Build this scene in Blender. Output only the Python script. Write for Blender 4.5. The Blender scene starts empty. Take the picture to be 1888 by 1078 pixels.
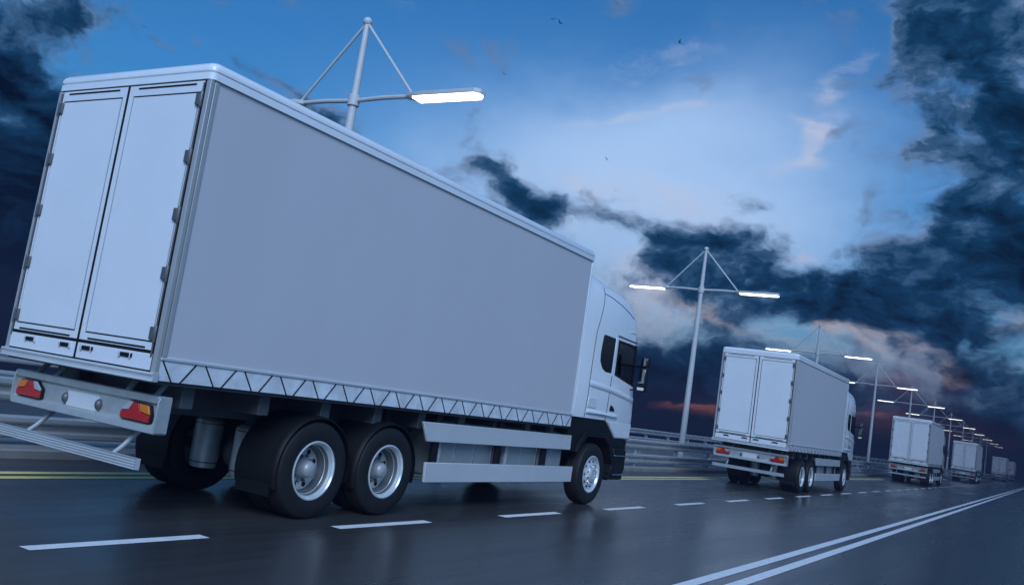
import bpy, bmesh, math, random
from mathutils import Vector, Matrix

# ------------------------------------------------------------------ camera
scene = bpy.context.scene
COL = scene.collection
PW, PH, PF = 1888.0, 1078.0, 1654.24            # photograph size and focal length in its pixels
YAW, PITCH, ROLL, EYE = -0.5553, 0.1159, 0.1504, 1.7445
cy, sy, cp, sp = math.cos(YAW), math.sin(YAW), math.cos(PITCH), math.sin(PITCH)
FWD = Vector((sy * cp, cy * cp, sp))
r0 = Vector((cy, -sy, 0.0)); u0 = r0.cross(FWD)
RIGHT = math.cos(ROLL) * r0 + math.sin(ROLL) * u0
UP = -math.sin(ROLL) * r0 + math.cos(ROLL) * u0
cam_data = bpy.data.cameras.new('camera')
cam_data.sensor_width = 36.0; cam_data.sensor_fit = 'HORIZONTAL'
cam_data.lens = PF * 36.0 / PW
cam_data.clip_start = 0.05; cam_data.clip_end = 20000
cam = bpy.data.objects.new('camera', cam_data); COL.objects.link(cam)
m = Matrix((RIGHT, UP, -FWD)).transposed().to_4x4(); m.translation = Vector((0, 0, EYE))
cam.matrix_world = m
scene.camera = cam

def pix_dir(px, py):
    return (FWD * PF + RIGHT * (px - PW / 2) - UP * (py - PH / 2)).normalized()

# ------------------------------------------------------------------ world / sky
SUN_AZ, SUN_EL = math.radians(145), math.radians(36)
world = bpy.data.worlds.new('World'); scene.world = world; world.use_nodes = True
nt = world.node_tree; nt.nodes.clear()
N = nt.nodes.new; Lk = nt.links.new

def setin(node, i, v):
    if isinstance(v, bpy.types.NodeSocket): Lk(v, node.inputs[i])
    elif v is not None: node.inputs[i].default_value = v
def wm(op, a, b=None, c=None, clamp=False):
    n = N('ShaderNodeMath'); n.operation = op; n.use_clamp = clamp
    setin(n, 0, a); setin(n, 1, b); setin(n, 2, c); return n.outputs[0]
def wv(op, a, b=None, out=0):
    n = N('ShaderNodeVectorMath'); n.operation = op
    setin(n, 0, a); setin(n, 1, b); return n.outputs[out]
def wnoise(vec, scale, detail=6.0, rough=0.55, color=False, lac=2.0):
    n = N('ShaderNodeTexNoise'); setin(n, 'Vector', vec)
    n.inputs['Scale'].default_value = scale; n.inputs['Detail'].default_value = detail
    n.inputs['Roughness'].default_value = rough; n.inputs['Lacunarity'].default_value = lac
    return n.outputs['Color' if color else 'Fac']
def wmix(fac, a, b, blend='MIX'):
    n = N('ShaderNodeMix'); n.data_type = 'RGBA'; n.blend_type = blend; n.clamp_factor = True
    setin(n, 0, fac); setin(n, 6, a); setin(n, 7, b); return n.outputs[2]
def wstep(v, lo, hi):
    n = N('ShaderNodeMapRange'); n.interpolation_type = 'SMOOTHSTEP'
    setin(n, 0, v); n.inputs[1].default_value = lo; n.inputs[2].default_value = hi; return n.outputs[0]
def wramp(fac, stops):
    n = N('ShaderNodeValToRGB'); setin(n, 0, fac); e = n.color_ramp.elements
    while len(e) < len(stops): e.new(0.5)
    for k, (p, c) in enumerate(stops): e[k].position = p; e[k].color = (*c, 1)
    return n.outputs[0]

tc = N('ShaderNodeTexCoord'); D = tc.outputs['Generated']
sep = N('ShaderNodeSeparateXYZ'); Lk(D, sep.inputs[0]); DZ = sep.outputs[2]
# ragged edges: the direction is shaken by noise before the cloud masses are read
flat = wv('MULTIPLY', D, (1.0, 1.0, 1.7))
w1 = wv('MULTIPLY', wv('SUBTRACT', wnoise(flat, 5.0, 5, 0.6, True), (0.5, 0.5, 0.5)), (0.16, 0.16, 0.09))
DW = wv('ADD', D, w1)
def blobs(lst, base):
    """sum of soft elliptical masses; each is placed on the sky dome by its direction"""
    acc = base
    for (px, py, rx, ry, rot, wgt) in lst:
        c = pix_dir(px, py); a_ = math.radians(rot)
        e1 = pix_dir(px + rx * math.cos(a_), py + rx * math.sin(a_)) - c
        e2 = pix_dir(px - ry * math.sin(a_), py + ry * math.cos(a_)) - c
        ra, rb = e1.length, e2.length
        e1.normalize(); e2 = (e2 - e1 * e1.dot(e2) - c * c.dot(e2)).normalized(); e1 = (e1 - c * c.dot(e1)).normalized()
        u = wm('SUBTRACT', wv('DOT_PRODUCT', DW, tuple(e1 / ra), 1), c.dot(e1) / ra)
        v = wv('DOT_PRODUCT', DW, tuple(e2 / rb), 1)
        r2 = wm('MULTIPLY_ADD', u, u, wm('MULTIPLY', v, v))
        g = wm('POWER', 0.3679, r2)
        acc = wm('MULTIPLY_ADD', g, wgt, acc)
    return acc

sky = N('ShaderNodeTexSky'); sky.sky_type = 'NISHITA'; sky.sun_disc = False
sky.sun_elevation = SUN_EL; sky.sun_rotation = SUN_AZ
sky.altitude = 200; sky.air_density = 1.3; sky.dust_density = 0.6; sky.ozone_density = 2.0
clear = wv('MULTIPLY', sky.outputs[0], (0.022, 0.070, 0.118))
clear = wmix(wm('SUBTRACT', 1.0, wstep(DZ, 0.02, 0.17)), clear, (0.27, 0.37, 0.60, 1))
# smooth pale veil, then thin wisps
veil = wm('MULTIPLY', wstep(blobs([(1130, 400, 420, 190, 4, .85), (1350, 420, 330, 90, 10, .40), (1180, 560, 260, 90, 10, .60), (850, 330, 260, 120, 15, .25),
                (1280, 230, 280, 90, -5, .30), (1420, 290, 300, 190, 0, .34), (1000, 210, 380, 130, 5, .28), (1420, 90, 200, 90, 0, .16)], 0.0), 0.0, 1.5), 0.95)
clear = wmix(veil, clear, (0.52, 0.75, 1.13, 1))
wisp_n = wnoise(wv('MULTIPLY', DW, (1.0, 1.0, 2.8)), 7.0, 7, 0.64)
wisp_b = blobs([(1150, 215, 170, 16, -10, .36), (1300, 195, 120, 14, -8, .18), (1465, 275, 26, 55, 35, .55), (1400, 310, 110, 18, -10, .30), (1490, 225, 40, 22, 30, .32),
                (1530, 140, 26, 56, 30, .45), (1590, 100, 30, 40, 30, .28), (1200, 350, 220, 40, 5, .22), (1100, 370, 60, 22, 30, .28), (1190, 530, 120, 70, 10, .62), (1330, 585, 130, 24, 22, .62),
                (1640, 645, 110, 26, 14, .75), (1460, 470, 50, 16, 0, .5), (170, 225, 160, 16, 25, .20), (1865, 590, 50, 24, 30, .5), (1050, 430, 60, 26, 30, .5), (1830, 560, 60, 14, 20, .3)], 0.0)
wisp = wstep(wm('MULTIPLY_ADD', wm('SUBTRACT', wisp_n, 0.5), 1.5, wm('SUBTRACT', wisp_b, 0.10)), 0.0, 0.8)
clear = wmix(wm('MULTIPLY', wisp, 0.85), clear, (0.66, 0.70, 0.88, 1))

dark = blobs([
    # right-hand bank climbing to the top of the sky
    (1760, 70, 130, 160, -10, .72), (1880, 230, 75, 190, 0, .68), (1850, 90, 130, 100, 0, .45), (1700, 200, 50, 120, -10, .34), (1640, 160, 30, 60, 0, .18),
    (1860, 470, 130, 150, 0, .75), (1770, 330, 55, 120, 0, .50), (1740, 440, 90, 90, -10, .50), (1640, 480, 110, 50, -25, .50), (1540, 520, 150, 55, -5, .55),
    (1390, 480, 90, 55, 20, .60), (1300, 435, 70, 35, 0, .48), (1235, 450, 45, 50, 20, .50), (1155, 420, 36, 26, 20, .50), (1180, 480, 34, 45, 30, .34),
    (1470, 570, 200, 36, 12, .55), (1700, 580, 220, 45, 5, .65), (1290, 520, 60, 70, 15, .50), (1590, 400, 34, 26, 0, .40), (1310, 590, 40, 26, 40, .30),
    # low band
    (1230, 690, 170, 55, 8, .80), (1400, 660, 130, 34, 12, .45), (1620, 740, 240, 34, 10, .55), (1820, 690, 160, 50, 10, .65),
    (1120, 660, 120, 60, 6, .7), (1500, 790, 240, 24, 8, .4), (1850, 800, 160, 70, 8, .8),
    # clouds over the near truck's roof
    (880, 310, 46, 20, 10, .74), (925, 345, 50, 22, 35, .54), (1030, 388, 60, 22, 8, .72), (980, 400, 80, 24, 30, .45),
    (510, 155, 60, 18, 25, .68), (600, 200, 44, 22, 30, .72), (330, 100, 90, 18, 5, .36),
    # left
    (60, 45, 170, 60, 15, .66), (210, 60, 200, 55, 14, .50), (30, 150, 220, 40, 22, .56), (120, 250, 190, 70, 25, .45), (10, 310, 190, 110, 20, .50), (50, 430, 200, 140, 0, .80),
    (-200, 350, 300, 250, 0, .8), (10, 560, 200, 90, 0, .8), (2100, 300, 220, 300, 0, .7)], 0.0)
low = wm('MULTIPLY', wm('POWER', 0.3679, wm('POWER', wm('MULTIPLY', wm('SUBTRACT', DZ, 0.0), 16.0), 2.0)), 0.75)
fbm = wnoise(wv('MULTIPLY', DW, (1.0, 1.0, 1.4)), 9.0, 8, 0.62)
fbm3 = wnoise(wv('MULTIPLY', DW, (1.0, 1.0, 1.5)), 27.0, 6, 0.66)
fbm2 = wnoise(wv('MULTIPLY', DW, (1.0, 1.0, 1.8)), 3.0, 3, 0.5)
vo = N('ShaderNodeTexVoronoi'); vo.feature = 'F1'; vo.normalize = True; Lk(wv('MULTIPLY', DW, (1.0, 1.0, 1.25)), vo.inputs['Vector'])
vo.inputs['Scale'].default_value = 13.0; vo.inputs['Detail'].default_value = 2.0; vo.inputs['Roughness'].default_value = 0.5
billow = wm('SUBTRACT', 0.305, vo.outputs['Distance'])
dens = wm('ADD', wm('ADD', wm('MULTIPLY_ADD', wm('SUBTRACT', fbm3, 0.5), 0.5, wm('MULTIPLY', dark, 0.90)), wm('MULTIPLY_ADD', billow, 2.0, low)), wm('MULTIPLY_ADD', wm('SUBTRACT', fbm, 0.5), 1.75, wm('MULTIPLY', wm('SUBTRACT', fbm2, 0.5), 0.5)))
dens = wm('MULTIPLY_ADD', wstep(DZ, 0.16, 0.36), -0.13, dens)
alpha = wstep(dens, 0.08, 0.70)
core = wstep(dens, 0.25, 1.30)
shade_n = wnoise(wv('MULTIPLY', DW, (1.0, 1.0, 2.4)), 13.0, 7, 0.65)
shade = wm('ADD', core, wm('MULTIPLY_ADD', billow, -0.9, wm('MULTIPLY', wm('SUBTRACT', shade_n, 0.5), 1.5)))
cloud = wramp(shade, [(0.0, (0.15, 0.24, 0.42)), (0.20, (0.050, 0.130, 0.27)), (0.50, (0.008, 0.055, 0.145)), (1.0, (0.0006, 0.006, 0.024))])
# sunset glow under the cloud near the horizon
glow_b = blobs([(1305, 770, 70, 16, 14, 1.15), (1195, 762, 70, 11, 8, .95), (1250, 742, 90, 8, 10, .6), (1180, 735, 60, 8, 8, .5), (1380, 795, 120, 12, 8, .5), (1500, 800, 90, 10, 8, .4),
                (1560, 770, 130, 12, 8, .30), (1730, 740, 100, 12, 10, .3), (1240, 790, 130, 9, 8, .7)], 0.0)
glow_n = wnoise(wv('MULTIPLY', DW, (1.0, 1.0, 5.0)), 16.0, 5, 0.6)
glow = wstep(wm('MULTIPLY', glow_b, wm('MULTIPLY_ADD', wm('SUBTRACT', glow_n, 0.5), 3.0, 0.9)), 0.15, 1.0)
col = wmix(alpha, clear, cloud)
rim = wm('MULTIPLY', wm('MULTIPLY', wstep(dens, 0.02, 0.16), wm('SUBTRACT', 1.0, wstep(dens, 0.16, 0.36))), wstep(wm('MULTIPLY', DZ, -1.0), -0.22, -0.02))
col = wmix(wm('MULTIPLY', rim, 0.45), col, (0.60, 0.62, 0.74, 1))
peach_b = blobs([(1640, 640, 120, 24, 14, 1.0), (1560, 615, 60, 14, 12, .5), (1745, 690, 110, 18, 18, .40), (1850, 600, 60, 26, 25, .22), (1230, 560, 70, 24, 10, .5), (1340, 590, 70, 14, 20, .6)], 0.0)
peach_n = wnoise(wv('MULTIPLY', DW, (1.0, 1.0, 2.6)), 13.0, 6, 0.62)
peach = wstep(wm('MULTIPLY', peach_b, wm('MULTIPLY_ADD', wm('SUBTRACT', peach_n, 0.5), 3.2, 0.75)), 0.12, 1.1)
col = wmix(wm('MULTIPLY', peach, 0.85), col, (0.66, 0.60, 0.68, 1))
dusk_b = blobs([(1250, 775, 190, 26, 8, .75), (1600, 790, 260, 34, 8, .20), (1650, 700, 120, 40, 14, .12)], 0.0)
col = wmix(wm('MULTIPLY', dusk_b, wm('MULTIPLY_ADD', wm('SUBTRACT', glow_n, 0.5), 2.2, 1.0)), col, (0.85, 0.36, 0.40, 1))
col = wmix(glow, col, (2.6, 0.90, 0.60, 1))
col = wmix(wstep(DZ, -0.005, -0.03), col, (0.012, 0.022, 0.038, 1))
bg = N('ShaderNodeBackground'); Lk(col, bg.inputs[0]); bg.inputs[1].default_value = 1.0
wo = N('ShaderNodeOutputWorld'); Lk(bg.outputs[0], wo.inputs[0])

# ------------------------------------------------------------------ sun (soft dusk light from behind the camera)
sun_d = bpy.data.lights.new('sun', 'SUN'); sun_d.energy = 3.0; sun_d.angle = math.radians(35); sun_d.color = (0.625, 0.765, 1.0)
sun = bpy.data.objects.new('sun', sun_d); COL.objects.link(sun)
sdir = Vector((math.sin(SUN_AZ) * math.cos(SUN_EL), math.cos(SUN_AZ) * math.cos(SUN_EL), math.sin(SUN_EL)))
sun.rotation_euler = sdir.to_track_quat('Z', 'Y').to_euler()
sun.location = sdir * 60

vs = scene.view_settings
vs.view_transform = 'Standard'; vs.look = 'None'; vs.gamma = 1.0; vs.exposure = 0.0; vs.use_curve_mapping = False
world.cycles.sampling_method = 'MANUAL'; world.cycles.sample_map_resolution = 512
scene.cycles.use_denoising = True
scene.cycles.max_bounces = 8
scene.cycles.transparent_max_bounces = 12

# ------------------------------------------------------------------ materials
def mat(name, color, rough=0.5, metal=0.0, var=0.0, vscale=3.0, bump=0.0, bscale=40.0, spec=None, coat=0.0, emit=None, estr=0.0, rvar=0.0, stretch=(1, 1, 1), ior=None):
    M = bpy.data.materials.new(name); M.use_nodes = True
    t = M.node_tree; b = t.nodes['Principled BSDF']
    b.inputs['Base Color'].default_value = (*color, 1); b.inputs['Roughness'].default_value = rough; b.inputs['Metallic'].default_value = metal
    if spec is not None: b.inputs['Specular IOR Level'].default_value = spec
    if coat: b.inputs['Coat Weight'].default_value = coat; b.inputs['Coat Roughness'].default_value = 0.08
    if emit: b.inputs['Emission Color'].default_value = (*emit, 1); b.inputs['Emission Strength'].default_value = estr
    if var or bump or rvar:
        co = t.nodes.new('ShaderNodeTexCoord'); mp = t.nodes.new('ShaderNodeMapping'); mp.inputs['Scale'].default_value = stretch
        t.links.new(co.outputs['Object'], mp.inputs[0])
    if var or rvar:
        n = t.nodes.new('ShaderNodeTexNoise'); n.inputs['Scale'].default_value = vscale; n.inputs['Detail'].default_value = 6; n.inputs['Roughness'].default_value = 0.6
        t.links.new(mp.outputs[0], n.inputs['Vector'])
    if var:
        mr = t.nodes.new('ShaderNodeMapRange'); mr.inputs[1].default_value = 0.3; mr.inputs[2].default_value = 0.7
        mr.inputs[3].default_value = 1 - var; mr.inputs[4].default_value = 1 + var
        t.links.new(n.outputs['Fac'], mr.inputs[0])
        mx = t.nodes.new('ShaderNodeMix'); mx.data_type = 'RGBA'; mx.blend_type = 'MULTIPLY'; mx.inputs[0].default_value = 1.0
        mx.inputs[6].default_value = (*color, 1); t.links.new(mr.outputs[0], mx.inputs[7]); t.links.new(mx.outputs[2], b.inputs['Base Color'])
    if rvar:
        mr2 = t.nodes.new('ShaderNodeMapRange'); mr2.inputs[1].default_value = 0.3; mr2.inputs[2].default_value = 0.7
        mr2.inputs[3].default_value = max(0.02, rough - rvar); mr2.inputs[4].default_value = rough + rvar
        t.links.new(n.outputs['Fac'], mr2.inputs[0]); t.links.new(mr2.outputs[0], b.inputs['Roughness'])
    if bump:
        n2 = t.nodes.new('ShaderNodeTexNoise'); n2.inputs['Scale'].default_value = bscale; n2.inputs['Detail'].default_value = 4
        t.links.new(mp.outputs[0], n2.inputs['Vector'])
        bp = t.nodes.new('ShaderNodeBump'); bp.inputs['Strength'].default_value = bump; bp.inputs['Distance'].default_value = 0.01
        t.links.new(n2.outputs['Fac'], bp.inputs['Height']); t.links.new(bp.outputs[0], b.inputs['Normal'])
    return M

M_white = mat('white_paint', (0.88, 0.91, 0.95), 0.20, coat=0.6, var=0.03, vscale=1.5)
M_door = mat('door_white', (0.80, 0.83, 0.88), 0.34, var=0.035, vscale=1.2, rvar=0.06)
M_curtain = mat('curtain_fabric', (0.62, 0.615, 0.65), 0.62, var=0.03, vscale=0.8, bump=0.10, bscale=2.5, stretch=(1, 1, .25))
M_skirt = mat('skirt_sheet', (0.88, 0.92, 0.97), 0.22, metal=0.15, var=0.20, vscale=4.0)  # colour mottling imitates cloudy reflections in the sheet
M_galv = mat('galvanised_steel', (0.50, 0.53, 0.54), 0.42, metal=0.35, var=0.10, vscale=7.0)
M_alu = mat('aluminium', (0.74, 0.76, 0.78), 0.30, metal=0.35, var=0.05)
M_guard = mat('side_guard_paint', (0.68, 0.70, 0.72), 0.26, metal=0.1, var=0.04, coat=0.3)
M_steel = mat('dark_steel', (0.11, 0.11, 0.125), 0.5, metal=0.3, var=0.15)
M_post = mat('post_paint', (0.45, 0.46, 0.47), 0.4, metal=0.2, var=0.05)
M_barrel = mat('rim_barrel', (0.17, 0.185, 0.19), 0.42, metal=0.4, var=0.15, vscale=12)
M_grey = mat('grey_frame', (0.15, 0.153, 0.16), 0.45, metal=0.4, var=0.06)
M_tank = mat('tank_alu', (0.55, 0.57, 0.59), 0.36, metal=0.55, var=0.07, vscale=9, stretch=(1, 6, 1))
M_seal = mat('rubber_seal', (0.010, 0.0095, 0.010), 0.6, spec=0.3)
M_black = mat('black_plastic', (0.007, 0.0075, 0.009), 0.55, spec=0.3, var=0.1, vscale=8)
M_tyre = mat('tyre_rubber', (0.015, 0.0155, 0.017), 0.66, spec=0.35, var=0.15, vscale=14)
M_rim = mat('rim_steel', (0.76, 0.78, 0.80), 0.28, metal=0.35, var=0.08, vscale=10)
M_chrome = mat('chrome', (0.8, 0.82, 0.85), 0.12, metal=1.0)
M_red = mat('red_lens', (0.50, 0.012, 0.012), 0.18, coat=0.6, bump=0.35, bscale=60, stretch=(1, 1, 1))
M_amber = mat('amber_lens', (0.75, 0.20, 0.012), 0.18, coat=0.6, bump=0.35, bscale=60)
M_clear = mat('clear_lens', (0.42, 0.46, 0.48), 0.2, coat=0.6)
M_plate = mat('blank_plate', (0.72, 0.74, 0.77), 0.35)
M_mirror = mat('mirror_face', (0.45, 0.46, 0.48), 0.05, metal=1.0)
M_seatm = mat('seat_fabric', (0.05, 0.05, 0.06), 0.8)
M_tint = mat('tinted_pane', (0.006, 0.007, 0.010), 0.08, spec=0.18)
M_pole = mat('pole_paint', (0.60, 0.61, 0.62), 0.42, var=0.05)
M_lamp = mat('lamp_diffuser', (0.9, 0.9, 0.9), 0.4, emit=(1.0, 0.93, 0.80), estr=5.0)
M_rail = mat('guard_rail_steel', (0.60, 0.62, 0.64), 0.30, metal=0.45, var=0.12, vscale=2.0, rvar=0.08, stretch=(1, .15, 1))
M_conc = mat('median_concrete', (0.27, 0.265, 0.26), 0.75, var=0.18, vscale=1.3, bump=0.3, bscale=30)
M_wline = mat('white_road_paint', (0.86, 0.86, 0.86), 0.6, var=0.10, vscale=6)
M_yline = mat('yellow_road_paint', (0.92, 0.76, 0.27), 0.7, var=0.10, vscale=6)
M_bird = mat('bird_feathers', (0.012, 0.012, 0.014), 0.8)
M_water = mat('sea_water', (0.012, 0.025, 0.04), 0.18, bump=0.6, bscale=0.4)

def asphalt():
    M = bpy.data.materials.new('asphalt'); M.use_nodes = True; t = M.node_tree; b = t.nodes['Principled BSDF']
    co = t.nodes.new('ShaderNodeTexCoord')
    def noise(scale, detail, st):
        mp = t.nodes.new('ShaderNodeMapping'); mp.inputs['Scale'].default_value = st; t.links.new(co.outputs['Object'], mp.inputs[0])
        n = t.nodes.new('ShaderNodeTexNoise'); n.inputs['Scale'].default_value = scale; n.inputs['Detail'].default_value = detail
        t.links.new(mp.outputs[0], n.inputs['Vector']); return n.outputs['Fac']
    def rng(s, a, c, lo=.3, hi=.7):
        mr = t.nodes.new('ShaderNodeMapRange'); mr.inputs[1].default_value = lo; mr.inputs[2].default_value = hi
        mr.inputs[3].default_value = a; mr.inputs[4].default_value = c; t.links.new(s, mr.inputs[0]); return mr.outputs[0]
    patch = noise(0.5, 5, (1.6, .16, 1)); grit = noise(90, 3, (1, 1, 1)); streak = noise(2.2, 4, (3, .05, 1))
    ra = t.nodes.new('ShaderNodeValToRGB'); e = ra.color_ramp.elements
    e[0].position = .3; e[0].color = (.041, .041, .043, 1); e[1].position = .7; e[1].color = (.059, .059, .060, 1)
    t.links.new(streak, ra.inputs[0])
    mx = t.nodes.new('ShaderNodeMix'); mx.data_type = 'RGBA'; mx.blend_type = 'MULTIPLY'; mx.inputs[0].default_value = 1
    t.links.new(ra.outputs[0], mx.inputs[6]); t.links.new(rng(grit, .5, 1.5), mx.inputs[7]); t.links.new(mx.outputs[2], b.inputs['Base Color'])
    t.links.new(rng(patch, .20, .36), b.inputs['Roughness'])
    bp = t.nodes.new('ShaderNodeBump'); bp.inputs['Strength'].default_value = .10; bp.inputs['Distance'].default_value = .004
    t.links.new(grit, bp.inputs['Height']); t.links.new(bp.outputs[0], b.inputs['Normal'])
    b.inputs['Specular IOR Level'].default_value = 0.5
    return M
M_road = asphalt()

def glass(name, tint, gloss=0.10):
    M = bpy.data.materials.new(name); M.use_nodes = True; t = M.node_tree; t.nodes.clear()
    tr = t.nodes.new('ShaderNodeBsdfTransparent'); tr.inputs[0].default_value = (*tint, 1)
    gl = t.nodes.new('ShaderNodeBsdfGlossy'); gl.inputs['Roughness'].default_value = 0.03; gl.inputs[0].default_value = (.9, .95, 1, 1)
    fr = t.nodes.new('ShaderNodeFresnel'); fr.inputs[0].default_value = 1.5
    mx = t.nodes.new('ShaderNodeMixShader'); o = t.nodes.new('ShaderNodeOutputMaterial')
    t.links.new(fr.outputs[0], mx.inputs[0]); t.links.new(tr.outputs[0], mx.inputs[1]); t.links.new(gl.outputs[0], mx.inputs[2]); t.links.new(mx.outputs[0], o.inputs[0])
    return M
M_glass = glass('window_glass', (0.62, 0.70, 0.78))

# ------------------------------------------------------------------ mesh helpers
class MB:
    def __init__(s): s.v = []; s.f = []
    def add(s, vs, fs):
        o = len(s.v); s.v += [tuple(p) for p in vs]; s.f += [tuple(i + o for i in f) for f in fs]; return s
    def box(s, x0, x1, y0, y1, z0, z1):
        return s.add([(x0, y0, z0), (x1, y0, z0), (x1, y1, z0), (x0, y1, z0), (x0, y0, z1), (x1, y0, z1), (x1, y1, z1), (x0, y1, z1)],
                     [(0, 3, 2, 1), (4, 5, 6, 7), (0, 1, 5, 4), (1, 2, 6, 5), (2, 3, 7, 6), (3, 0, 4, 7)])
    def prism(s, poly, axis, a, b):
        """extrude a 2-D polygon along an axis; poly is (y,z) for 'x', (x,z) for 'y', (x,y) for 'z'"""
        def P(p, t): return (t, p[0], p[1]) if axis == 'x' else ((p[0], t, p[1]) if axis == 'y' else (p[0], p[1], t))
        n = len(poly)
        return s.add([P(p, a) for p in poly] + [P(p, b) for p in poly],
                     [tuple(range(n))[::-1], tuple(range(n, 2 * n))] + [(i, (i + 1) % n, n + (i + 1) % n, n + i) for i in range(n)])
    def loft(s, loops, cap=True, closed=False):
        n = len(loops[0]); vs = [p for l in loops for p in l]; fs = []
        k = len(loops)
        for j in range(k if closed else k - 1):
            j2 = (j + 1) % k
            for i in range(n): fs.append((j * n + i, j * n + (i + 1) % n, j2 * n + (i + 1) % n, j2 * n + i))
        if cap and not closed: fs += [tuple(range(n))[::-1], tuple(range((k - 1) * n, k * n))]
        return s.add(vs, fs)
    def tube(s, pts, rads, n=10, cap=True):
        pts = [Vector(p) for p in pts]
        if not isinstance(rads, (list, tuple)): rads = [rads] * len(pts)
        loops = []
        for i, p in enumerate(pts):
            d = (pts[min(i + 1, len(pts) - 1)] - pts[max(i - 1, 0)]).normalized()
            ref = Vector((0, 0, 1)) if abs(d.z) < 0.9 else Vector((1, 0, 0))
            a = d.cross(ref).normalized(); b = d.cross(a).normalized()
            loops.append([p + (a * math.cos(2 * math.pi * k / n) + b * math.sin(2 * math.pi * k / n)) * rads[i] for k in range(n)])
        return s.loft(loops, cap)
    def lathe_x(s, prof, c, n=40, cap=False):
        """revolve (x, radius) profile about the x axis through c=(y,z)"""
        loops = [[(x, c[0] + r * math.cos(2 * math.pi * k / n), c[1] + r * math.sin(2 * math.pi * k / n)) for k in range(n)] for x, r in prof]
        return s.loft(loops, cap)
    def sphere(s, c, r, n=12, mlat=8, sc=(1, 1, 1)):
        loops = []
        for j in range(1, mlat):
            t = math.pi * j / mlat
            loops.append([(c[0] + sc[0] * r * math.sin(t) * math.cos(2 * math.pi * k / n), c[1] + sc[1] * r * math.sin(t) * math.sin(2 * math.pi * k / n), c[2] - sc[2] * r * math.cos(t)) for k in range(n)])
        return s.loft(loops, True)
    def mesh(s, name, smooth=35):
        me = bpy.data.meshes.new(name); me.from_pydata(s.v, [], s.f); me.validate()
        bm = bmesh.new(); bm.from_mesh(me); bmesh.ops.recalc_face_normals(bm, faces=bm.faces[:]); bm.to_mesh(me); bm.free()
        if smooth:
            me.polygons.foreach_set('use_smooth', [True] * len(me.polygons)); me.set_sharp_from_angle(angle=math.radians(smooth))
        me.update(); return me

def link(name, me, material, parent=None, bevel=0.0, seg=2):
    o = bpy.data.objects.new(name, me); COL.objects.link(o)
    if material and not me.materials: me.materials.append(material)
    if parent: o.parent = parent
    if bevel:
        b = o.modifiers.new('bevel', 'BEVEL'); b.width = bevel; b.segments = seg; b.limit_method = 'ANGLE'; b.angle_limit = math.radians(35)
    return o
def obj(name, mb, material, parent=None, bevel=0.0, smooth=35, seg=2):
    return link(name, mb.mesh(name, smooth), material, parent, bevel, seg)
def box(name, material, parent, x0, x1, y0, y1, z0, z1, bevel=0.0):
    return obj(name, MB().box(x0, x1, y0, y1, z0, z1), material, parent, bevel)
def tag(o, label=None, cat=None, group=None, kind=None):
    for k, v in (('label', label), ('category', cat), ('group', group), ('kind', kind)):
        if v: o[k] = v
    return o
def empty(name, loc=(0, 0, 0)):
    o = bpy.data.objects.new(name, None); COL.objects.link(o); o.location = loc; o.empty_display_size = 0.3; return o
def copy_tree(o, parent=None):
    c = o.copy(); COL.objects.link(c); c.parent = parent
    for ch in KIDS.get(o.name, ()): copy_tree(ch, c)
    return c
KIDS = {}
def index_tree(o):
    KIDS[o.name] = list(o.children)
    for ch in KIDS[o.name]: index_tree(ch)
def rrect(x0, x1, y0, y1, r, z, n=6):
    pts = []
    for cx, cy_, a0 in ((x1 - r, y1 - r, 0), (x0 + r, y1 - r, 90), (x0 + r, y0 + r, 180), (x1 - r, y0 + r, 270)):
        for k in range(n + 1):
            a = math.radians(a0 + 90 * k / n); pts.append((cx + r * math.cos(a), cy_ + r * math.sin(a), z))
    return pts

# ------------------------------------------------------------------ setting
water = tag(obj('water', MB().add([(-9000, -4000, -9), (9000, -4000, -9), (9000, 12000, -9), (-9000, 12000, -9)], [(0, 1, 2, 3)]), M_water), kind='structure')
road = tag(obj('road', MB().box(-22.4, 9.0, -25, 620, -1.4, 0.0), M_road), kind='structure')
def strip(name, material, x, w, y0, y1):
    return obj(name, MB().add([(x - w / 2, y0, .004), (x + w / 2, y0, .004), (x + w / 2, y1, .004), (x - w / 2, y1, .004)], [(0, 1, 2, 3)]), material, road)
for x in (-3.359, -3.028): strip('solid_line', M_wline, x, 0.155, -25, 620)
for x in (-10.105, -10.427): strip('yellow_line', M_yline, x, 0.17, -25, 620)
strip('edge_line', M_wline, -14.75, 0.13, -25, 620); strip('edge_line', M_wline, -20.8, 0.13, -25, 620)
DASH_Y0, DASH_P, DASH_L = 4.40, 3.668, 1.80
dash_me = MB().add([(-.075, 0, .004), (.075, 0, .004), (.075, DASH_L, .004), (-.075, DASH_L, .004)], [(0, 1, 2, 3)]).mesh('lane_dash')
dash_me.materials.append(M_wline)
for i in range(-3, 70):
    o = link('lane_dash', dash_me, None, road); o.location = (-6.873, DASH_Y0 + i * DASH_P, 0)
for i in range(-3, 40):
    o = link('lane_dash', dash_me, None, road); o.location = (-17.8, 5 + i * DASH_P * 2, 0)
median = tag(obj('median_kerb', MB().box(-14.3, -11.55, -25, 620, -0.02, 0.12), M_conc, bevel=0.02), kind='structure')

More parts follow.
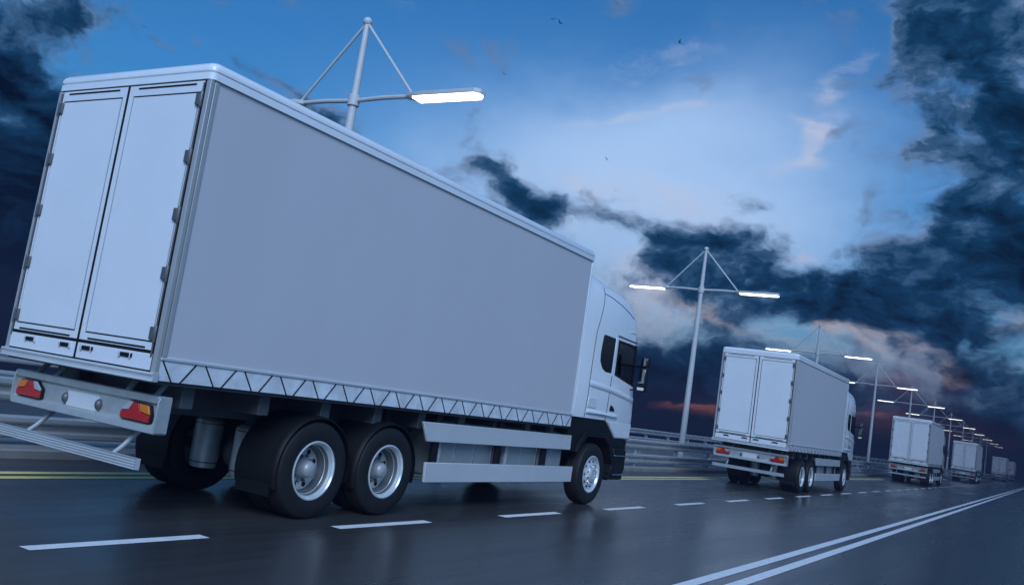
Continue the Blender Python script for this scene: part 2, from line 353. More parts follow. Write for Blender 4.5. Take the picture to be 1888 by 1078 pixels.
# ------------------------------------------------------------------ guard rails
def w_profile(z0, h, depth, sgn):
    """(x,z) section of a trough-shaped beam, open towards the traffic; thickness 8 mm"""
    front = [(0.0, 0.0), (0.07, 0.03), (0.075, 0.08), (0.0, 0.115), (0.0, h - 0.115), (0.075, h - 0.08), (0.07, h - 0.03), (0.0, h)]
    out = [(sgn * a, z0 + b) for a, b in front]
    back = [(sgn * (a - 0.012), z0 + b) for a, b in front[::-1]]
    return out + back
def guard_rail(X, phase, label, zoff=0.0, y_end=330):
    root = empty('guard_rail', (X, 0, 0)); tag(root, label, 'guard rail', 'guard rails along the carriageways')
    for z0 in (0.21, 0.71):
        obj('rail', MB().prism(w_profile(z0 + zoff, 0.31, 0.08, 1), 'y', -25, y_end), M_rail, root, smooth=20)
    pm = MB().box(-.20, -.014, -.08, .08, 0.0, .93 + zoff).mesh('post'); pm.materials.append(M_galv)
    bp = MB().lathe_x([(0.0, .028), (.022, .028), (.030, .016), (.030, .001)], (0, 0), 8, True).mesh('bolt'); bp.materials.append(M_chrome)
    y = phase - 3.8 * 14
    while y < 205:
        if y > -20:
            p = link('post', pm, None, root, 0.012); p.location = (0, y, 0)
            if 5 < y < 75:
                for z0 in (0.365, 0.865):
                    for dy in (-.7, .0 + .55):
                        b = link('bolt', bp, None, root); b.location = (0.0, y + dy, z0 + zoff)
        y += 3.8
    return root
guard_rail(-12.0, 32.64, 'near two-beam steel guard rail between the trucks and the lamp row', 0.0)
guard_rail(-21.5, 34.0, 'far two-beam steel guard rail behind the lamp posts against the sunset', 0.07)

# ------------------------------------------------------------------ street lamps
def make_lamp():
    root = empty('street_lamp'); zj, zt = 7.395, 9.15
    obj('pole', MB().tube([(0, 0, .1), (0, 0, .9), (0, 0, 4), (0, 0, 7.4), (0, 0, zt)], [.135, .13, .112, .085, .06], 16), M_pole, root)
    obj('base_flange', MB().tube([(0, 0, .08), (0, 0, .16)], .24, 16), M_pole, root)
    obj('cap', MB().sphere((0, 0, zt), .10, 12, 8), M_pole, root)
    obj('collar', MB().tube([(0, 0, zj - .12), (0, 0, zj + .12)], .125, 16), M_pole, root, 0.01)
    for s in (-1, 1):
        obj('arm', MB().tube([(0, 0, zj), (s * .8, 0, zj + .03), (s * 1.62, 0, zj + .02)], .048, 10), M_pole, root)
        obj('brace', MB().tube([(0, 0, zt - .02), (s * 1.55, 0, zj + .06)], .03, 8), M_pole, root)
        h = obj('lamp_head', MB().prism([(s * 1.42, -.06), (s * 1.58, -.17), (s * 3.18, -.17), (s * 3.27, -.08), (s * 3.27, .08), (s * 3.18, .17), (s * 1.58, .17), (s * 1.42, .06)], 'z', zj - .03, zj + .06), M_pole, root, 0.015)
        obj('diffuser', MB().prism([(s * 1.68, -.15), (s * 3.15, -.15), (s * 3.245, -.06), (s * 3.245, .06), (s * 3.15, .15), (s * 1.68, .15)], 'z', zj - .075, zj - .031), M_lamp, h)
    return root
lamp = make_lamp(); index_tree(lamp)
ORD = ['first', 'second', 'third', 'fourth', 'fifth', 'sixth', 'seventh', 'eighth', 'ninth', 'tenth', 'eleventh', 'twelfth', 'thirteenth']
lamp_labels = ['nearest lit street lamp with its pole rising behind the biggest truck roof',
               'tall lit street lamp standing between the nearest truck and the second truck',
               'lit street lamp whose arms show just above the second truck',
               'lit street lamp on the median between the second and third trucks']
for i in range(11):
    o = lamp if i == 0 else copy_tree(lamp)
    o.location = (-13.0, 13.5586 + 22.2884 * i, 0.0)
    tag(o, lamp_labels[i] if i < 4 else 'lit twin-arm street lamp far off, %s of the lamp row counted from the camera' % ORD[i], 'street lamp', 'street lamps along the median')

# ------------------------------------------------------------------ truck
def make_truck():
    T = empty('box_truck')
    L = 8.775; W = 1.275
    # ---- cargo body
    for s in (1, -1):
        obj('side_curtain', MB().box(s * 1.235, s * 1.272, .10, L - .05, 1.615, 4.40), M_curtain, T)
        obj('skirt', MB().box(s * 1.240, s * 1.275, .035, L - .01, 1.405, 1.60), M_skirt, T, .004)
        obj('skirt_rail', MB().box(s * 1.25, s * 1.288, .035, L - .01, 1.602, 1.632), M_alu, T, .005)
        obj('corner_post', MB().box(s * 1.215, s * 1.280, -.012, .036, 1.47, 4.395).box(s * 1.250, s * 1.283, .044, .094, 1.635, 4.395), M_post, T, .005)
        obj('front_post', MB().box(s * 1.22, s * 1.278, L - .05, L, 1.633, 4.395), M_white, T, .012)
    p = .5175
    for k in range(17):
        for (ya, yb) in ((.061, .204), (.46, .296)):
            a, b = ya + k * p, yb + k * p
            if max(a, b) < L - .02:
                d = .0085
                obj('strap', MB().prism([(a - d, 1.600), (a + d, 1.600), (b + d, 1.398), (b - d, 1.398)], 'x', 1.2745, 1.281), M_seal, T)
    obj('front_wall', MB().box(-1.21, 1.21, L - .06, L - .02, 1.42, 4.40), M_white, T)
    rp = [(0.0, 4.397), (0.0, 4.464), (.006, 4.470)]
    rim_ = MB().loft([rrect(-1.296 + i, 1.296 - i, -.022 + i, L + .022 - i, .07, z) for i, z in rp]); obj('roof_rim', rim_, M_white, T)
    cp_ = [(.014, 4.468), (.014, 4.480), (0.0, 4.486), (-.002, 4.515), (.010, 4.548), (.035, 4.575), (.075, 4.590), (.14, 4.598), (.5, 4.604)]
    obj('roof', MB().loft([rrect(-1.298 + i, 1.298 - i, -.024 + i, L + .024 - i, max(.02, .08 - i * .1), z) for i, z in cp_]), M_white, T, smooth=50)
    obj('floor', MB().box(-1.235, 1.235, .02, L - .03, 1.37, 1.44), M_steel, T)
    sill = MB().prism([(-.045, 1.390), (.035, 1.390), (.035, 1.476), (-.03, 1.476), (-.045, 1.466), (-.045, 1.452), (-.030, 1.444), (-.030, 1.408), (-.045, 1.402)], 'x', -1.295, 1.295)
    obj('rear_sill', sill, M_alu, T, .002)
    # ---- rear doors
    for s in (1, -1):
        def X(a, b): return (s * a, s * b) if s > 0 else (s * b, s * a)
        d = obj('door', MB().box(*X(.006, 1.205), -.004, .03, 1.672, 4.388), M_seal, T)
        fr = MB()
        for (a, b, z0, z1) in ((.014, .088, 1.682, 4.383), (1.158, 1.185, 1.682, 4.383), (.088, 1.158, 4.273, 4.383), (.088, 1.158, 1.682, 1.756)):
            fr.box(*X(a, b), -.012, -.003, z0, z1)
        obj('frame', fr, M_door, d)
        obj('panel', MB().box(*X(.106, 1.142), -.013, -.003, 1.772, 4.256), M_door, d)
        obj('slot', MB().box(*X(.16, 1.075), -.016, -.011, 4.343, 4.361), M_seal, d)
        obj('slot', MB().box(*X(.155, 1.075), -.016, -.011, 1.692, 1.710), M_seal, d)
        obj('hinge_rod', MB().tube([(s * 1.196, -.022, 1.62), (s * 1.196, -.022, 4.36)], .009, 8), M_grey, d)
        for k in range(5):
            zc = 4.188 - k * .586
            obj('hinge', MB().box(*X(1.125, 1.190), -.040, -.016, zc - .062, zc + .062).tube([(s * 1.198, -.026, zc - .09), (s * 1.198, -.026, zc + .08)], .017, 8), M_grey, d, .006)
        f = obj('drop_panel', MB().box(*X(.018, 1.200), -.018, .03, 1.492, 1.648), M_door, T, .004)
        obj('seal', MB().box(*X(.002, 1.212), -.006, .024, 1.478, 1.670), M_seal, f)
        for xc in (.20, .83):
            obj('latch', MB().box(*X(xc - .088, xc + .088), -.034, -.017, 1.582, 1.624), M_black, f, .005)
            obj('latch_plate', MB().box(*X(xc - .112, xc - .090), -.038, -.018, 1.572, 1.634).box(*X(xc + .062, xc + .074), -.040, -.018, 1.572, 1.634), M_alu, f, .004)
    obj('centre_seal', MB().box(-.013, .013, -.020, -.005, 1.49, 4.385), M_seal, T)
    # ---- chassis
    for s in (1, -1):
        obj('chassis_rail', MB().box(s * .41, s * .49, .35, 10.9, 1.03, 1.37), M_steel, T, .01)
    for y in (.60, 1.65, 2.65, 3.65, 4.62, 5.62, 6.62, 7.62, 8.45):
        obj('cross_bearer', MB().box(-1.08, 1.08, y - .08, y + .08, 1.14, 1.37), M_grey, T, .01)
    for y in (2.456, 3.807):
        obj('axle', MB().tube([(-.95, y, .566), (.95, y, .566)], .075, 12).sphere((0, y, .58), .24, 16, 10, (1, .9, 1)), M_steel, T)
    obj('front_axle', MB().tube([(-.95, 9.97, .55), (.95, 9.97, .55)], .06, 10), M_steel, T)
    for s in (1, -1):
        for y in (2.20, 3.55):
            obj('air_spring', MB().loft([[(s * .36 + r * math.cos(2 * math.pi * k / 24), y + r * math.sin(2 * math.pi * k / 24), z) for k in range(24)] for r, z in ((.12, .34), (.155, .35), (.165, .40), (.172, .44), (.175, .90), (.165, .93), (.12, .96))]), M_galv, T, smooth=50)
    for s in (1, -1):
        for y in (2.20, 3.55):
            for z in (.415, .885):
                obj('spring_band', MB().loft([[(s * .36 + .1775 * math.cos(2 * math.pi * k / 24), y + .1775 * math.sin(2 * math.pi * k / 24), z + d) for k in range(24)] for d in (-.008, .008)]), M_grey, T, smooth=50)
    # ---- wheels
    R = .566
    def wheel(s, y, dual):
        c = (y, R); xo = 1.25
        def px(lst): return [(s * a, r) for a, r in lst]
        tyre_p = lambda x1, x0: [(x1 - .035, .335), (x1 - .012, .36), (x1 - .001, .43), (x1 - .004, .50), (x1 - .022, .545), (x1 - .05, R - .002), (x1 - .07, R),
                                 (x1 - .085, R - .008), (x1 - .095, R), (x0 + .15 + .06, R), (x0 + .15 + .05, R - .008), (x0 + .15 + .04, R), (x0 + .095, R), (x0 + .085, R - .008), (x0 + .07, R), (x0 + .05, R - .002), (x0 + .02, .545), (x0 + .001, .47), (x0 + .01, .37), (x0 + .035, .335)]
        if dual:
            rim_p = [(xo - .30, .300), (xo - .05, .3085), (xo - .075, .294), (xo - .118, .289), (xo - .122, .284), (xo - .168, .280), (xo - .172, .274), (xo - .215, .268), (xo - .226, .262), (xo - .30, .255)]
            w = obj('wheel', MB().lathe_x(px(rim_p), c, 56), M_barrel, T, smooth=30)
            obj('rim_lip', MB().lathe_x(px([(xo - .07, .3115), (xo - .036, .318), (xo - .022, .347), (xo - .010, .347), (xo - .005, .332), (xo - .016, .322), (xo - .022, .318), (xo - .026, .313), (xo - .045, .310), (xo - .052, .302), (xo - .078, .2955)]), c, 56), M_rim, w, smooth=30)
            obj('rim_ridge', MB().lathe_x(px([(xo - .117, .2895), (xo - .120, .2855), (xo - .125, .2835)]), c, 56), M_rim, w)
            obj('rim_disc', MB().lathe_x(px([(xo - .24, .263), (xo - .222, .255), (xo - .218, .235), (xo - .2235, .15), (xo - .2235, .02)]), c, 56, True), M_rim, w, smooth=40)
            obj('tyre', MB().lathe_x(px(tyre_p(xo, xo - .30)), c, 64), M_tyre, w, smooth=30)
            obj('tyre', MB().lathe_x(px(tyre_p(xo - .335, xo - .635)), c, 64), M_tyre, w, smooth=30)
            obj('hub', MB().lathe_x(px([(xo - .226, .125), (xo - .17, .12), (xo - .155, .105), (xo - .10, .10), (xo - .07, .085), (xo - .05, .05), (xo - .042, .012)]), c, 32, True), M_post, w, smooth=45)
            hole_r, hx = .205, xo - .2205
            for k in range(8):
                a = 2 * math.pi * (k + .5) / 8; yc, zc = y + hole_r * math.cos(a), R + hole_r * math.sin(a)
                obj('hand_hole', MB().lathe_x(px([(hx, .034), (hx + .003, .032), (hx + .003, .001)]), (yc, zc), 12, True), M_black, w)
            for k in range(10):
                a = 2 * math.pi * k / 10
                obj('wheel_nut', MB().lathe_x(px([(hx, .018), (hx + .035, .018), (hx + .042, .010)]), (y + .150 * math.cos(a), R + .150 * math.sin(a)), 6, True), M_grey, w)
        else:
            rim_p = [(xo - .30, .305), (xo - .036, .318), (xo - .022, .345), (xo - .012, .345), (xo - .008, .330), (xo - .018, .318), (xo - .05, .310), (xo - .065, .290), (xo - .058, .255), (xo - .03, .205), (xo - .018, .185), (xo - .018, .15), (xo - .012, .148), (xo + .012, .14), (xo + .02, .125), (xo + .02, .01)]
            w = obj('wheel', MB().lathe_x(px(rim_p), c, 56, True), M_rim, T, smooth=40)
            obj('tyre', MB().lathe_x(px(tyre_p(xo, xo - .33)), c, 64), M_tyre, w, smooth=30)
            for k in range(10):
                a = 2 * math.pi * k / 10
                obj('hand_hole', MB().lathe_x(px([(xo - .046, .026), (xo - .038, .024), (xo - .038, .001)]), (y + .238 * math.cos(a), R + .238 * math.sin(a)), 10, True), M_black, w)
                obj('wheel_nut', MB().lathe_x(px([(xo - .018, .016), (xo + .012, .016), (xo + .018, .009)]), (y + .168 * math.cos(a + .3), R + .168 * math.sin(a + .3)), 6, True), M_chrome, w)
            obj('hub', MB().lathe_x(px([(xo + .0201, .10), (xo + .026, .095), (xo + .026, .085), (xo + .021, .08), (xo + .021, .001)]), c, 32, True), M_rim, w, smooth=30)
    for s in (1, -1):
        wheel(s, 2.456, True); wheel(s, 3.807, True); wheel(s, 9.97, False)
        for y in (2.456, 3.807):
            n_ = 26; ang = [math.radians(200 - k * (200 + 14) / n_) for k in range(n_ + 1)]
            loops = []
            for x, ro, ri in ((.60, .634, .620), (1.175, .634, .620), (1.212, .628, .616), (1.236, .612, .604)):
                loops.append([(s * x, y + ro * math.cos(a_), R + ro * math.sin(a_)) for a_ in ang] + [(s * x, y + ri * math.cos(a_), R + ri * math.sin(a_)) for a_ in ang[::-1]])
            mg = obj('mudguard', MB().loft(loops), M_black, T, smooth=50)
            if y < 3:
                obj('mud_flap', MB().box(s * .64, s * 1.17, y - .615, y - .597, .26, .40), M_black, mg)
    # ---- rear light beam, underrun bar
    hw = 1.223
    sec = [(.142, .892), (.160, .885), (.30, .885), (.30, 1.255), (.16, 1.255), (.142, 1.248), (.150, 1.185), (.185, 1.160), (.185, .985), (.150, .955)]
    bb = obj('light_beam', MB().prism(sec, 'x', -hw, hw), M_galv, T, .004)
    for s in (1, -1):
        obj('end_plate', MB().prism([(.150, .90), (.29, .90), (.29, 1.24), (.150, 1.24), (.135, 1.19), (.135, .95)], 'x', s * hw, s * (hw + .018)), M_galv, bb, .003)
        tl = obj('tail_light', MB().prism([(s * .69, .980), (s * 1.145, .980), (s * 1.15, 1.06), (s * 1.11, 1.155), (s * .80, 1.165), (s * .69, 1.09)], 'y', .150, .187), M_black, bb, .004)
        obj('red_lens', MB().prism([(s * .70, .988), (s * 1.138, .988), (s * 1.140, 1.055), (s * 1.00, 1.070), (s * .955, 1.155), (s * .87, 1.158), (s * .815, 1.070), (s * .70, 1.058)], 'y', .128, .152), M_red, tl, .006)
        obj('amber_lens', MB().prism([(s * 1.138, 1.062), (s * 1.105, 1.148), (s * .962, 1.155), (s * 1.006, 1.077)], 'y', .130, .152), M_amber, tl, .006)
        obj('clear_lens', MB().prism([(s * .705, 1.064), (s * .808, 1.076), (s * .862, 1.158), (s * .80, 1.160), (s * .705, 1.09)], 'y', .132, .152), M_clear, tl, .005)
        obj('plate_lamp', MB().sphere((s * .285, .175, 1.055), .058, 16, 10, (.75, .8, 1)), M_grey, bb)
        obj('underrun_arm', MB().tube([(s * .74, .46, .95), (s * .74, .38, .88), (s * .74, .20, .70), (s * .74, .09, .61)], .026, 10), M_galv, T)
        obj('beam_stay', MB().tube([(s * .62, .23, 1.24), (s * .60, .34, 1.40)], .032, 10), M_galv, T)
        obj('beam_stay', MB().tube([(s * 1.02, .24, 1.22), (s * 1.00, .40, 1.40)], .028, 10), M_galv, T)
    obj('number_plate', MB().prism([(-.265, .978), (.265, .978), (.265, 1.135), (-.265, 1.135)], 'y', .172, .184), M_plate, bb, .004)
    ub = MB()
    prof = [(.09, .545), (.045, .548)]
    for k in range(4):
        z0 = .550 + k * .0255
        prof += [(.030, z0), (.030, z0 + .014), (.052, z0 + .015), (.052, z0 + .0245)]
    prof += [(.030, .652), (.09, .652)]
    obj('underrun_bar', ub.prism(prof, 'x', -1.20, 1.20), M_alu, T, smooth=20)
    # ---- side guards and tanks
    for s in (1, -1):
        obj('side_guard', MB().prism([(4.49, 1.250), (9.01, 1.250), (9.03, .988), (4.65, .982)], 'x', s * 1.165, s * 1.205), M_guard, T, .008)
        obj('side_guard', MB().prism([(4.69, .695), (9.23, .695), (9.225, .419), (4.72, .419)], 'x', s * 1.165, s * 1.205), M_guard, T, .008)
        for y in (4.94, 6.66, 8.17):
            obj('guard_post', MB().box(s * 1.10, s * 1.163, y - .065, y + .065, .46, 1.40), M_black, T, .006)
        for (y0, y1, bands) in ((5.18, 6.80, (5.566, 6.09, 6.60)), (7.06, 9.0, (7.55, 8.06, 8.58))):
            def sec_(y, g): return [(a, y, b) for a, b, _ in rrect(s * .50 if s > 0 else -1.06 + g, s * 1.06 - g if s > 0 else -.50, .46 + g, 1.275 - g, .10, 0)]
            tk = obj('fuel_tank', MB().loft([sec_(y0, .03), sec_(y0 + .03, 0), sec_(y1 - .03, 0), sec_(y1, .03)]), M_tank, T, smooth=40)
            for y in bands:
                obj('tank_strap', MB().loft([sec_(y - .012, -.006), sec_(y + .012, -.006)]), M_chrome, tk, smooth=40)
        obj('inner_panel', MB().box(s * .52, s * .60, 4.42, 4.62, .45, 1.36), M_steel, T)
    # ---- cab
    # plan sections by height: (z, half width, front y, corner radius, rear y)
    secs = [(1.595, 1.205, 11.69, .16, 8.90), (1.72, 1.215, 11.68, .17, 8.89), (2.05, 1.222, 11.63, .18, 8.88), (2.30, 1.215, 11.58, .19, 8.88), (2.75, 1.210, 11.51, .20, 8.88),
            (3.22, 1.205, 11.45, .21, 8.88), (3.40, 1.205, 11.45, .22, 8.88), (3.62, 1.200, 11.39, .25, 8.88), (3.80, 1.185, 11.29, .30, 8.88), (3.93, 1.165, 11.12, .34, 8.88),
            (4.03, 1.135, 10.86, .38, 8.88), (4.10, 1.10, 10.50, .40, 8.88), (4.16, 1.06, 10.05, .40, 8.88), (4.22, 1.02, 9.62, .36, 8.88), (4.28, .98, 9.25, .2, 8.88), (4.31, .93, 9.05, .07, 8.89)]
    loops = [rrect(-h, h, yr, yf, min(rr, (yf - yr) * .45), z, 7) for z, h, yf, rr, yr in secs]
    # rear corners stay nearly square: squeeze the radius there
    for lp, (z, h, yf, rr, yr) in zip(loops, secs):
        for i, (x, y, zz) in enumerate(lp):
            if y < yr + rr + .001 and y < (yf + yr) / 2:
                lp[i] = ((h if x > 0 else -h) if False else x, yr + (y - yr) * .35, zz)
    shell_me = MB().loft(loops).mesh('cab_shell', 40)
    shell = link('cab_shell', shell_me, M_white, None)
    sol = shell.modifiers.new('s', 'SOLIDIFY'); sol.thickness = .05; sol.offset = -1
    door_win = [(10.475, 3.165), (11.36, 3.150), (11.405, 2.345), (10.465, 2.495)]
    cutters = []
    def cutter(mb):
        o = link('cutter', mb.mesh('cutter', 0), None); cutters.append(o)
        b = shell.modifiers.new('b', 'BOOLEAN'); b.operation = 'DIFFERENCE'; b.object = o; b.solver = 'EXACT'
    cutter(MB().prism(door_win, 'x', -2, 2))
    cutter(MB().box(-.98, .98, 11.1, 12.2, 2.40, 3.16))
    bpy.context.view_layer.update()
    dg = bpy.context.evaluated_depsgraph_get()
    cut_me = bpy.data.meshes.new_from_object(shell.evaluated_get(dg)); cut_me.name = 'cab_body'
    cut_me.set_sharp_from_angle(angle=math.radians(38))
    for o in cutters + [shell]: bpy.data.objects.remove(o)
    cab = link('cab_body', cut_me, M_white, T)
    for s in (1, -1):
        def Xs(a, b): return (s * a, s * b)
        # door glass with black frame
        def inset(poly, d):
            cx = sum(p[0] for p in poly) / len(poly); cz = sum(p[1] for p in poly) / len(poly)
            return [(p[0] + (d if p[0] < cx else -d), p[1] + (d if p[1] < cz else -d)) for p in poly]
        fo, fi = inset(door_win, -.012), inset(door_win, .035)
        fr = MB()
        for k in range(4):
            k2 = (k + 1) % 4
            fr.prism([fo[k], fo[k2], fi[k2], fi[k]], 'x', s * 1.190, s * 1.216)
        wn = obj('door_window', MB().prism(inset(door_win, .02), 'x', s * 1.196, s * 1.200), M_glass, T)
        obj('window_frame', fr, M_black, wn)
        obj('quarter_window', MB().prism([(9.80, 3.195), (10.32, 3.185), (10.30, 2.50), (10.02, 2.50), (9.86, 2.56), (9.745, 2.68), (9.725, 2.82), (9.745, 3.02), (9.765, 3.15)], 'x', s * 1.190, s * 1.214), M_tint, T, .004)
        obj('window_pillar', MB().prism([(10.345, 3.20), (10.435, 3.19), (10.415, 2.46), (10.33, 2.47)], 'x', s * 1.190, s * 1.213), M_white, T, .006)
        obj('gutter', MB().prism([(10.42, 3.243), (11.36, 3.215), (11.36, 3.232), (10.42, 3.262)], 'x', s * 1.19, s * 1.218), M_seal, T)
        # body seams: thin lines that follow the shell
        def flank(z):
            for (z0, h0, *_), (z1, h1, *_) in zip(secs, secs[1:]):
                if z0 <= z <= z1: return h0 + (h1 - h0) * (z - z0) / (z1 - z0)
            return secs[0][1]
        def seam(name, pts, material=M_seal, r=.0065, off=.002):
            fine = []
            for (y0, z0), (y1, z1) in zip(pts, pts[1:]):
                for k in range(6): fine.append((y0 + (y1 - y0) * k / 6, z0 + (z1 - z0) * k / 6))
            fine.append(pts[-1])
            return obj(name, MB().tube([(s * (flank(z) + off), y, z) for y, z in fine], r, 6), material, T)
        seam('deflector_seam', [(9.385, 1.60), (9.395, 2.05), (9.42, 2.75), (9.45, 3.20), (9.53, 3.45), (9.62, 3.75), (9.655, 3.98), (9.64, 4.07)])
        seam('roof_seam', [(9.655, 3.955), (10.0, 3.93), (10.45, 3.86), (10.85, 3.76), (11.08, 3.68)])
        seam('door_seam', [(10.31, 1.60), (10.31, 2.05), (10.345, 2.46)])
        # swages pressed into the flank
        def swage(name, pts, th, h0):
            lo = []
            for (y, z) in pts:
                t = th if 0 < pts.index((y, z)) < len(pts) - 1 else .001
                lo.append([(s * 1.195, y, z - h0), (s * (1.219 + t * .3), y, z - h0 * .6), (s * (1.219 + t), y, z - h0 * .1), (s * (1.219 + t * .4), y, z + h0 * .6), (s * 1.195, y, z + h0)])
            return obj(name, MB().loft(lo), M_white, T, smooth=60)
        swage('upper_swage', [(9.40, 2.235), (9.50, 2.232), (10.3, 2.19), (11.0, 2.12), (11.40, 2.07), (11.50, 2.05)], .034, .085)
        swage('lower_swage', [(9.41, 1.715), (9.50, 1.715), (10.2, 1.705), (10.70, 1.69), (10.83, 1.685)], .036, .06)
        obj('service_flap', MB().prism([(9.47, 1.80), (9.80, 1.79), (9.82, 1.82), (9.82, 1.955), (9.79, 1.98), (9.46, 1.985), (9.44, 1.96), (9.44, 1.83)], 'x', s * 1.19, s * 1.2275), M_white, T, .005)
        obj('door_handle', MB().prism([(10.425, 1.785), (10.66, 1.785), (10.61, 1.85), (10.52, 1.892), (10.44, 1.895)], 'x', s * 1.19, s * 1.228), M_black, T, .006)
        obj('lamp_glint', MB().box(s * 1.17, s * 1.214, 10.99, 11.25, 3.385, 3.425), M_plate, T, .008)  # white strip modelled in place of a street lamp's reflection on the cab
        # mirrors
        mr = obj('mirror', MB().box(s * 1.415, s * 1.585, 11.14, 11.27, 2.255, 2.735), M_black, T, .03)
        obj('mirror_face', MB().box(s * 1.432, s * 1.555, 11.133, 11.139, 2.42, 2.70), M_mirror, mr, .003)
        obj('mirror_cap', MB().box(s * 1.425, s * 1.565, 11.120, 11.25, 2.275, 2.335), M_plate, mr, .012)
        obj('arm', MB().tube([(s * 1.19, 11.30, 2.27), (s * 1.44, 11.20, 2.285)], .017, 8), M_black, mr)
        m2 = obj('wide_mirror', MB().box(s * 1.435, s * 1.60, 11.14, 11.26, 2.755, 2.945), M_black, T, .025)
        obj('mirror_face', MB().box(s * 1.450, s * 1.575, 11.133, 11.139, 2.775, 2.925), M_mirror, m2, .003)
        obj('arm', MB().tube([(s * 1.18, 11.32, 2.76), (s * 1.50, 11.20, 2.748)], .018, 8), M_black, m2)
        # lower cab: white corner, black panels, arch, steps
        obj('lower_corner', MB().prism([(10.36, 1.598), (10.47, 1.545), (10.70, 1.40), (10.88, 1.270), (11.58, 1.270), (11.60, 1.598)], 'x', s * .75, s * 1.212), M_white, T, .03)
        obj('flank_panel', MB().prism([(8.89, 1.592), (10.33, 1.592), (10.43, 1.540), (10.68, 1.385), (10.86, 1.268), (11.34, 1.268), (11.35, 1.09), (10.84, 1.09), (10.50, 1.34), (9.50, 1.34), (9.25, 1.10), (9.22, .965), (8.89, .965)], 'x', s * .95, s * 1.195), M_black, T, .012)
        arch_o = [(9.20, .97), (9.32, 1.15), (9.53, 1.345), (10.42, 1.345), (10.74, 1.165), (10.965, .75), (10.90, .53), (10.70, .45)]
        arch_i = [(9.28, .955), (9.40, 1.09), (9.60, 1.255), (10.36, 1.255), (10.63, 1.10), (10.83, .75), (10.79, .58), (10.66, .52)]
        ar = MB()
        for k in range(len(arch_o) - 1): ar.prism([arch_o[k], arch_o[k + 1], arch_i[k + 1], arch_i[k]], 'x', s * .98, s * 1.245)
        obj('wheel_arch', ar, M_black, T, .012)
        sb = obj('step_box', MB().prism([(10.95, 1.085), (11.36, 1.088), (11.56, 1.05), (11.575, .65), (11.42, .455), (10.94, .455), (10.985, .75)], 'x', s * .80, s * 1.20), M_black, T, .03)
        obj('step_trim', MB().box(s * 1.19, s * 1.222, 10.955, 11.565, .918, .942), M_chrome, sb, .006)
        obj('step_trim', MB().box(s * 1.19, s * 1.222, 10.985, 11.50, .548, .570), M_chrome, sb, .006)
        hl = obj('headlight', MB().box(s * .72, s * 1.12, 11.60, 11.64, .80, 1.02), M_clear, T, .02)
        st = obj('seat', MB().box(s * .30, s * .80, 10.2, 10.70, 1.66, 2.02), M_seatm, T, .06)
        obj('backrest', MB().prism([(10.12, 1.95), (10.26, 1.95), (10.16, 2.62), (10.06, 2.62)], 'x', s * .32, s * .78), M_seatm, st, .04)
    obj('front_bumper', MB().loft([rrect(-1.19, 1.19, 11.30, 11.60, .12, z) for z in (.46, 1.262)]), M_black, T, .02)
    obj('grille', MB().box(-.85, .85, 11.66, 11.705, 1.45, 2.05), M_black, T, .02)
    obj('windscreen', MB().prism([(-.99, 2.39), (.99, 2.39), (.99, 3.17), (-.99, 3.17)], 'y', 11.41, 11.416), M_glass, T)
    obj('dashboard', MB().prism([(10.95, 1.70), (11.42, 1.70), (11.42, 2.30), (11.10, 2.30), (10.95, 2.15)], 'x', -1.1, 1.1), M_seatm, T, .03)
    obj('gap_panel', MB().box(-1.1, 1.1, 8.80, 8.885, 1.45, 4.15), M_black, T)
    return T

TX, TY = -8.573, 5.6135
truck = make_truck(); index_tree(truck)
spots = [(0.0, 'huge white box truck filling the left half of the picture'),
         (24.45, 'white box truck in the middle distance, second of the convoy'),
         (63.8, 'small white box truck just beyond the second truck, third of the convoy'),
         (111.0, 'dim grey-looking box truck far off, fourth of the convoy'),
         (194.0, 'tiny dim box truck at the road end, fifth of the convoy'),
         (238.0, 'farthest and smallest box truck, half hidden at the head of the convoy')]
for i, (dy, lab) in enumerate(spots):
    o = truck if i == 0 else copy_tree(truck)
    o.location = (TX, TY + dy, 0)
    tag(o, lab, 'truck', 'box trucks driving in convoy')

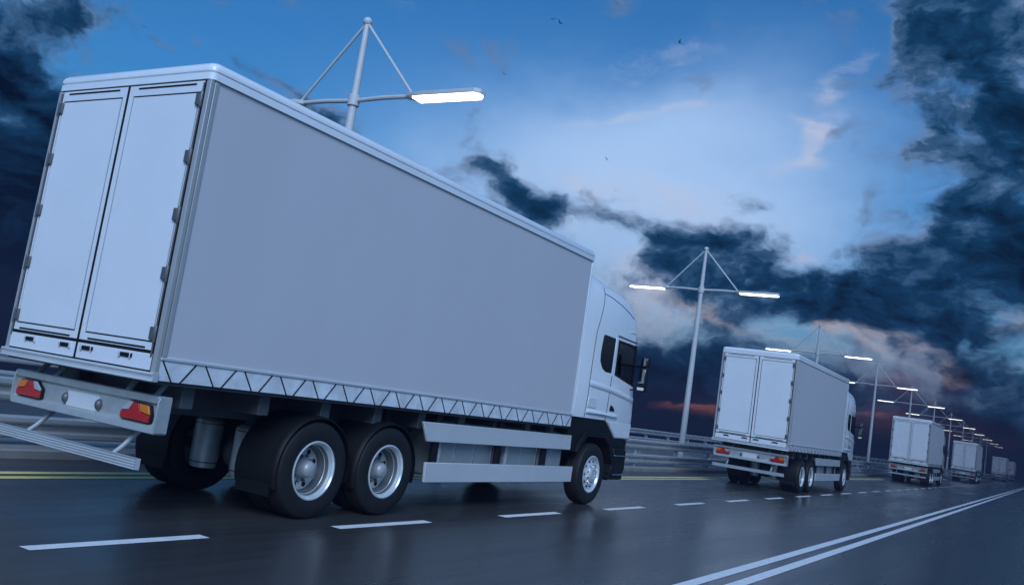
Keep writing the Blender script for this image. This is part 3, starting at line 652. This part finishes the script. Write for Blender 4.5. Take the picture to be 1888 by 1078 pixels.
# ------------------------------------------------------------------ birds
def bird(px, py, dist, flap, turn, label, span=.75):
    mb = MB()
    mb.loft([[(r * math.cos(2 * math.pi * k / 6), y, r * .9 * math.sin(2 * math.pi * k / 6)) for k in range(6)] for y, r in ((-.20, .012), (-.10, .035), (.02, .045), (.12, .030), (.18, .008))])
    for s in (-1, 1):
        mb.loft([[(s * .02, .07, .02), (s * .02, -.06, .02), (s * .02, 0, .03)], [(s * span * .28, .09, .02 + flap * .6), (s * span * .28, -.03, .02 + flap * .6), (s * span * .28, .03, .03 + flap * .6)],
                 [(s * span * .5, -.02, .02 + flap), (s * span * .5, -.05, .02 + flap), (s * span * .5, -.035, .024 + flap)]])
    mb.loft([[(-.02, -.18, 0), (.02, -.18, 0), (0, -.18, .01)], [(-.05, -.30, 0), (.05, -.30, 0), (0, -.30, .006)]])
    o = obj('bird', mb, M_bird); o.location = Vector((0, 0, EYE)) + pix_dir(px, py) * dist; o.rotation_euler = (.2, .25, turn)
    tag(o, label, 'bird', 'birds flying in the sky')
for b in [(265, 50, 95, .16, 1.0, 'lone dark bird high above the nearest truck roof'),
          (1018, 36, 85, .20, .4, 'left bird of the high pair near the top edge of the sky'),
          (1033, 43, 88, .12, 1.4, 'right bird of the high pair near the top edge of the sky'),
          (1253, 79, 100, .18, 2.0, 'lone tiny bird high in the blue right of the high pair'),
          (930, 137, 95, .14, .8, 'dark bird just right of and above the nearest lamp head'),
          (1119, 294, 105, .15, 1.2, 'bird in the pale sky above the middle clouds, upper of two'),
          (1135, 352, 110, .12, .2, 'bird in the pale sky just above the ragged clouds, lower of two'),
          (1213, 436, 110, .18, 1.9, 'upper bird of the close pair by the dark cloud left of the tall lamp'),
          (1216, 441, 112, .10, .7, 'lower bird of the close pair by the dark cloud left of the tall lamp')]:
    bird(*b)

# ------------------------------------------------------------------ dusk haze
HZ = bpy.data.materials.new('dusk_haze'); HZ.use_nodes = True; ht = HZ.node_tree; ht.nodes.clear()
pv = ht.nodes.new('ShaderNodeVolumePrincipled'); pv.inputs['Color'].default_value = (0.05, 0.06, 0.11, 1); pv.inputs['Density'].default_value = 0.0085
ho = ht.nodes.new('ShaderNodeOutputMaterial'); ht.links.new(pv.outputs[0], ho.inputs['Volume'])
haze = obj('haze', MB().box(-9100, 9100, -4100, 12100, -10, 9.6), HZ, smooth=0); tag(haze, kind='stuff')
